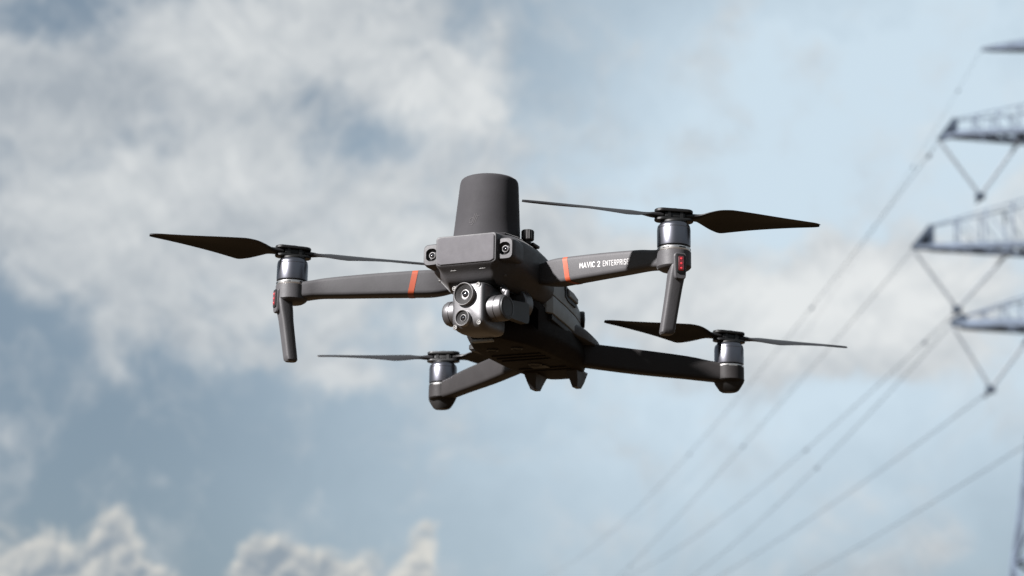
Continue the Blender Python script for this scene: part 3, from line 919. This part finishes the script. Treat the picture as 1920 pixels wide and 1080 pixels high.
def hub_mesh():
    b = MB()
    def pill(L_, w, z0, z1, n_=10):
        pts = [(L_ + w * math.cos(R(-90 + 180 * i / n_)), w * math.sin(R(-90 + 180 * i / n_))) for i in range(n_ + 1)] + [(-L_ + w * math.cos(R(90 + 180 * i / n_)), w * math.sin(R(90 + 180 * i / n_))) for i in range(n_ + 1)]
        e = .0004
        b.loft([[(x * k, y * k, z) for x, y in pts] for z, k in ((z0, .97), (z0 + e, 1), (z1 - e, 1), (z1, .97))])
    b.lathe([(.0078, .0168), (.0094, .0172), (.0094, .0184), (.0086, .0190)], (0, 0, 0), (0, 0, 1), 32)
    pill(.0085, .0056, .0186, .0206)
    pill(.0085, .0054, .0250, .0272)
    b.lathe([(.0036, .02), (.0036, .0256)], (0, 0, 0), (0, 0, 1), 16)
    for s in (-1, 1):
        b.lathe([(.0026, .0200), (.0026, .0256)], (s * .0090, 0, 0), (0, 0, 1), 14)
        b.lathe([(.0030, .0266), (.0026, .0276), (0, .0277)], (s * .0090, 0, 0), (0, 0, 1), 14)
        b.box((s * .0045, .0036, .0228), (.0022, .0018, .0050))
        b.box((s * .0045, -.0036, .0228), (.0022, .0018, .0050))
    b.lathe([(.0040, .0270), (.0036, .0278), (0, .0278)], (0, 0, 0), (0, 0, 1), 20)
    b.box((0, 0, .0228), (.0150, .0078, .0050), b=.0012)
    return b.mesh('propeller', M['black'], 30)


hub_me = hub_mesh()
bl = {1: blade_mesh(1), -1: blade_mesh(-1)}
hub0 = link('propeller', hub_me, drone)
hub0.location = HUBS['a'][0]; hub0.rotation_euler = (0, 0, R(HUBS['a'][1]))
for kk in 'abcd':
    pos, az, spin = HUBS[kk]
    if kk == 'a': h = hub0
    else:
        h = hub0.copy(); COL.objects.link(h); h.parent = drone
        h.location = pos; h.rotation_euler = (0, 0, R(az))
    for j in (0, 1):
        o = link('blade', bl[spin], h, (0, 0, .0228), math.pi * j)

# ------------------------------------------------------------------ transmission tower and its lines
f2 = Vector((math.cos(YAW), math.sin(YAW), 0)); r2 = Vector((f2.y, -f2.x, 0))
TX, TD = 42.71, 140.0
tpos = Vector((CAM.x, CAM.y, 0)) + f2 * TD + r2 * TX
tower_root = empty('transmission_tower', tpos, math.atan2(r2.y, r2.x))
tag(tower_root, 'tall steel lattice power pylon with cross arms and V shaped insulator strings', 'pylon')
HW = [(0, 7.9), (15.2, 5.66), (21.1, 4.80), (33.2, 3.2), (39, 2.7), (47.5, 2.0), (56.5, .9)]
def hw(z): return float(np.interp(z, [p[0] for p in HW], [p[1] for p in HW]))
def corner(sx, sy, z): return (sx * hw(z), sy * hw(z) * .9, z)
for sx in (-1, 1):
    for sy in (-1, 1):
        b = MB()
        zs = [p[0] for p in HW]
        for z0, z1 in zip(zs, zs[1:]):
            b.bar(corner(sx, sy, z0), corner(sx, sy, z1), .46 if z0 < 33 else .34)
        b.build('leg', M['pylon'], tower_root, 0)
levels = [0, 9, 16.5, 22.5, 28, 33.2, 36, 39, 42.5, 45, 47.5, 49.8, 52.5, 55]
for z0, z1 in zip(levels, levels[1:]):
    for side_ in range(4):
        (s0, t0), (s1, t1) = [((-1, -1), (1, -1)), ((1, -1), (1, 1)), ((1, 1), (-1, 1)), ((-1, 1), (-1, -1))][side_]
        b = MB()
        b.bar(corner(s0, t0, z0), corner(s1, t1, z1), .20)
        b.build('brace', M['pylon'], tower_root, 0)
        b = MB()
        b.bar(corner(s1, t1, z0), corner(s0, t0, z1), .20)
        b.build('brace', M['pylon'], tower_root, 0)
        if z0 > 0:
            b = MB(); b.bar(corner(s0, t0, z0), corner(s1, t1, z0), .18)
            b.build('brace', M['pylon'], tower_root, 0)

# cross arms: tip x, tip z, plate top (x, z), top chord z at the tower, V string bottom (x, z), inner string head (x, z)
ARMS = [
    ((-10.95, 47.35), (-9.80, 48.90), 50.3, 47.75, (-8.10, 43.05), (-4.90, 46.95), .30),
    ((-13.20, 38.95), (-11.85, 40.60), 43.3, 39.00, (-10.12, 34.40), (-6.20, 38.55), .30),
    ((-10.55, 33.30), (-9.70, 33.80), 36.2, 33.20, (-7.90, 28.50), (-4.55, 32.40), .40),
]
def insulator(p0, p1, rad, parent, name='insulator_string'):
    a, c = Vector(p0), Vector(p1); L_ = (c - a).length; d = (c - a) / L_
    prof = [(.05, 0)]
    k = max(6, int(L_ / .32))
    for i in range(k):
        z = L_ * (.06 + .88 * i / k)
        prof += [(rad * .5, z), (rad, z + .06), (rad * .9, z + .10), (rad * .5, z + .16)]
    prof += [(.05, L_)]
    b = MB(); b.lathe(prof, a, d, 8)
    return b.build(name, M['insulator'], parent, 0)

for s in (1, -1):
    for (tx, tz), (px, pz), ztop, zbot, (vx, vz), (ix, iz), wch in ARMS:
        tx, px, vx, ix = s * tx, s * px, s * vx, s * ix
        rx = -s * 2.2
        dep = 1.15
        b = MB()
        for q in (-1, 1):
            b.bar((tx, q * .10, tz), (px, q * .28, zbot), wch * .9)
            b.bar((px, q * .28, zbot), (rx, q * dep * 1.6, zbot), wch * 1.35)          # bottom chord
            b.bar((tx, q * .10, tz), (px, q * .22, pz), wch * 1.1, 1)              # tip strut
            b.bar((px, q * .22, pz), (px, q * .26, zbot), wch * 1.1, 1)
            b.bar((px, q * .22, pz), (rx, q * dep * 1.5, ztop), wch * .30)       # top chord
        b.loft([[(tx, -.06, tz), (px, -.06, pz), (px, -.06, zbot)], [(tx, .06, tz), (px, .06, pz), (px, .06, zbot)]], 1)   # gusset plate at the tip
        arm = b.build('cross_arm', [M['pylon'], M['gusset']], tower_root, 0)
        nseg = 5
        for i in range(1, nseg):
            f0, f1 = i / nseg, (i + 1) / nseg
            for q in (-1, 1):
                x0 = px + (rx - px) * f0; x1 = px + (rx - px) * min(f1, 1)
                y0 = q * (.25 + (dep * 1.55 - .25) * f0); y1 = q * (.25 + (dep * 1.55 - .25) * min(f1, 1))
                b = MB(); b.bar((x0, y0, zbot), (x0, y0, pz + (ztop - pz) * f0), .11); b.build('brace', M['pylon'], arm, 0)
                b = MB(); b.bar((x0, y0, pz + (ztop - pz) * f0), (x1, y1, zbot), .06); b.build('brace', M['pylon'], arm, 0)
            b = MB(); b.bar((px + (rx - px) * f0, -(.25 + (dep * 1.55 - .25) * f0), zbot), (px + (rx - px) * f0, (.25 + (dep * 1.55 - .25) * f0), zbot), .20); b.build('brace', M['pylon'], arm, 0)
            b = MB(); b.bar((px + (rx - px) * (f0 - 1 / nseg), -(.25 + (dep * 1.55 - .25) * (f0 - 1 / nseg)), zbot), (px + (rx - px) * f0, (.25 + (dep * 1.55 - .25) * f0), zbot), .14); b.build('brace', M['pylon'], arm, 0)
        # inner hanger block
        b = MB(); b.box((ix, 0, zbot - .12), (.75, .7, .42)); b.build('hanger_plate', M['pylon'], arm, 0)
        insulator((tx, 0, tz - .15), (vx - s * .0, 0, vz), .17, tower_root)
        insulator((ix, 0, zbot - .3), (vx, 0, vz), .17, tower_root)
        b = MB(); b.box((vx, 0, vz - .05), (.62, .45, .42), rot=Matrix.Rotation(R(12), 3, 'Y')); b.bar((vx, -1.2, vz - .2), (vx, 1.2, vz - .2), .16)
        b.build('line_clamp', M['gusset'], tower_root, 0)
    b = MB()   # earth wire arm at the very top
    b.loft([[(s * x, y * w, z + q * h) for y, q in ((-1, -1), (1, -1), (1, 1), (-1, 1))] for x, z, w, h in ((-7.55, 54.57, .12, .10), (-6.6, 54.66, .28, .20), (-4.3, 54.90, .5, .36), (-.6, 55.2, .8, .60))])
    b.build('peak_arm', M['pylon'], tower_root, 0)

# lines: sagging conductors running away from the tower, each a thing of its own with its small clamps
HDIR = Vector((-0.88503, -0.46553, 0))
def px_ray(x, y): return FW + RT * ((x - 960) / 3685) + UP * ((540 - y) / 3685)
LINES = [  # start point in the world at the tower, sag curve (a s^2 + b s + c), reach, radius, label, marker distances
    ((-140.13 - 1.9, -23.6), None, None),
]
WORLD_LINES = [
    # tower-local start (x, z), slope, curvature, radius, markers (s, size), label
    ('s', (-7.55, 54.50), -.190, .00062, .014, (6.0, 19.0), 'thin earth wire dropping from the pointed arm at the very top of the pylon'),
    ('l', (-10.95, 47.30), -.0852, .000222, .036, (2.9, 42.0, 111.0), 'power line leaving the tip of the upper cross arm, leftmost wire at the bottom edge'),
    ('l', (-13.20, 38.85), -.0785, .000122, .036, (64.6, 149.0), 'power line leaving the tip of the longest cross arm'),
    ('l', (-10.12, 34.30), -.0690, .000274, .038, (8.5, 49.0), 'power line hanging from the V strings of the longest cross arm'),
    ('l', (-10.55, 33.25), -.1156, .000366, .038, (43.0,), 'power line leaving the tip of the lowest cross arm'),
    ('l', (-7.90, 28.40), -.0540, .000174, .040, (1.5,), 'power line hanging from the V strings of the lowest cross arm'),
    ('l', (-5.30, 24.57), -.0534, .000133, .040, (), 'lowest power line, crossing beside the leg of the pylon at the right edge'),
]
for kind, (lx, lz), sl, cu, rad, marks, lab in WORLD_LINES:
    p0 = tpos + r2 * lx + Vector((0, 0, lz))
    pts = []
    S_ = np.concatenate([np.linspace(0, 60, 25), np.linspace(64, 420, 60)])
    zmin = -sl / (2 * cu)
    fz = lambda s_: sl * s_ + cu * s_ * s_
    for s_ in S_:
        if s_ > 2 * zmin: break
        pts.append(HDIR * s_ + Vector((0, 0, fz(s_))))
    b = MB(); b.tube(pts, rad, 6)
    o = b.build('power_line', M['wire'], None, 60, loc=p0)
    tag(o, lab, 'power line', 'power lines strung from the pylon')
    for s_ in marks:
        q = HDIR * s_ + Vector((0, 0, fz(s_)))
        dv = (HDIR + Vector((0, 0, sl + 2 * cu * s_))).normalized()
        b = MB(); k = .17 if kind == 'l' else .10
        b.lathe([(.05, -1.8 * k), (k * .7, -1.5 * k), (k, -.6 * k), (k * .55, 0), (k, .6 * k), (k * .7, 1.5 * k), (.05, 1.8 * k)], q - Vector((0, 0, .06)), dv, 10)
        b.build('damper', M['wire'], o, 40)
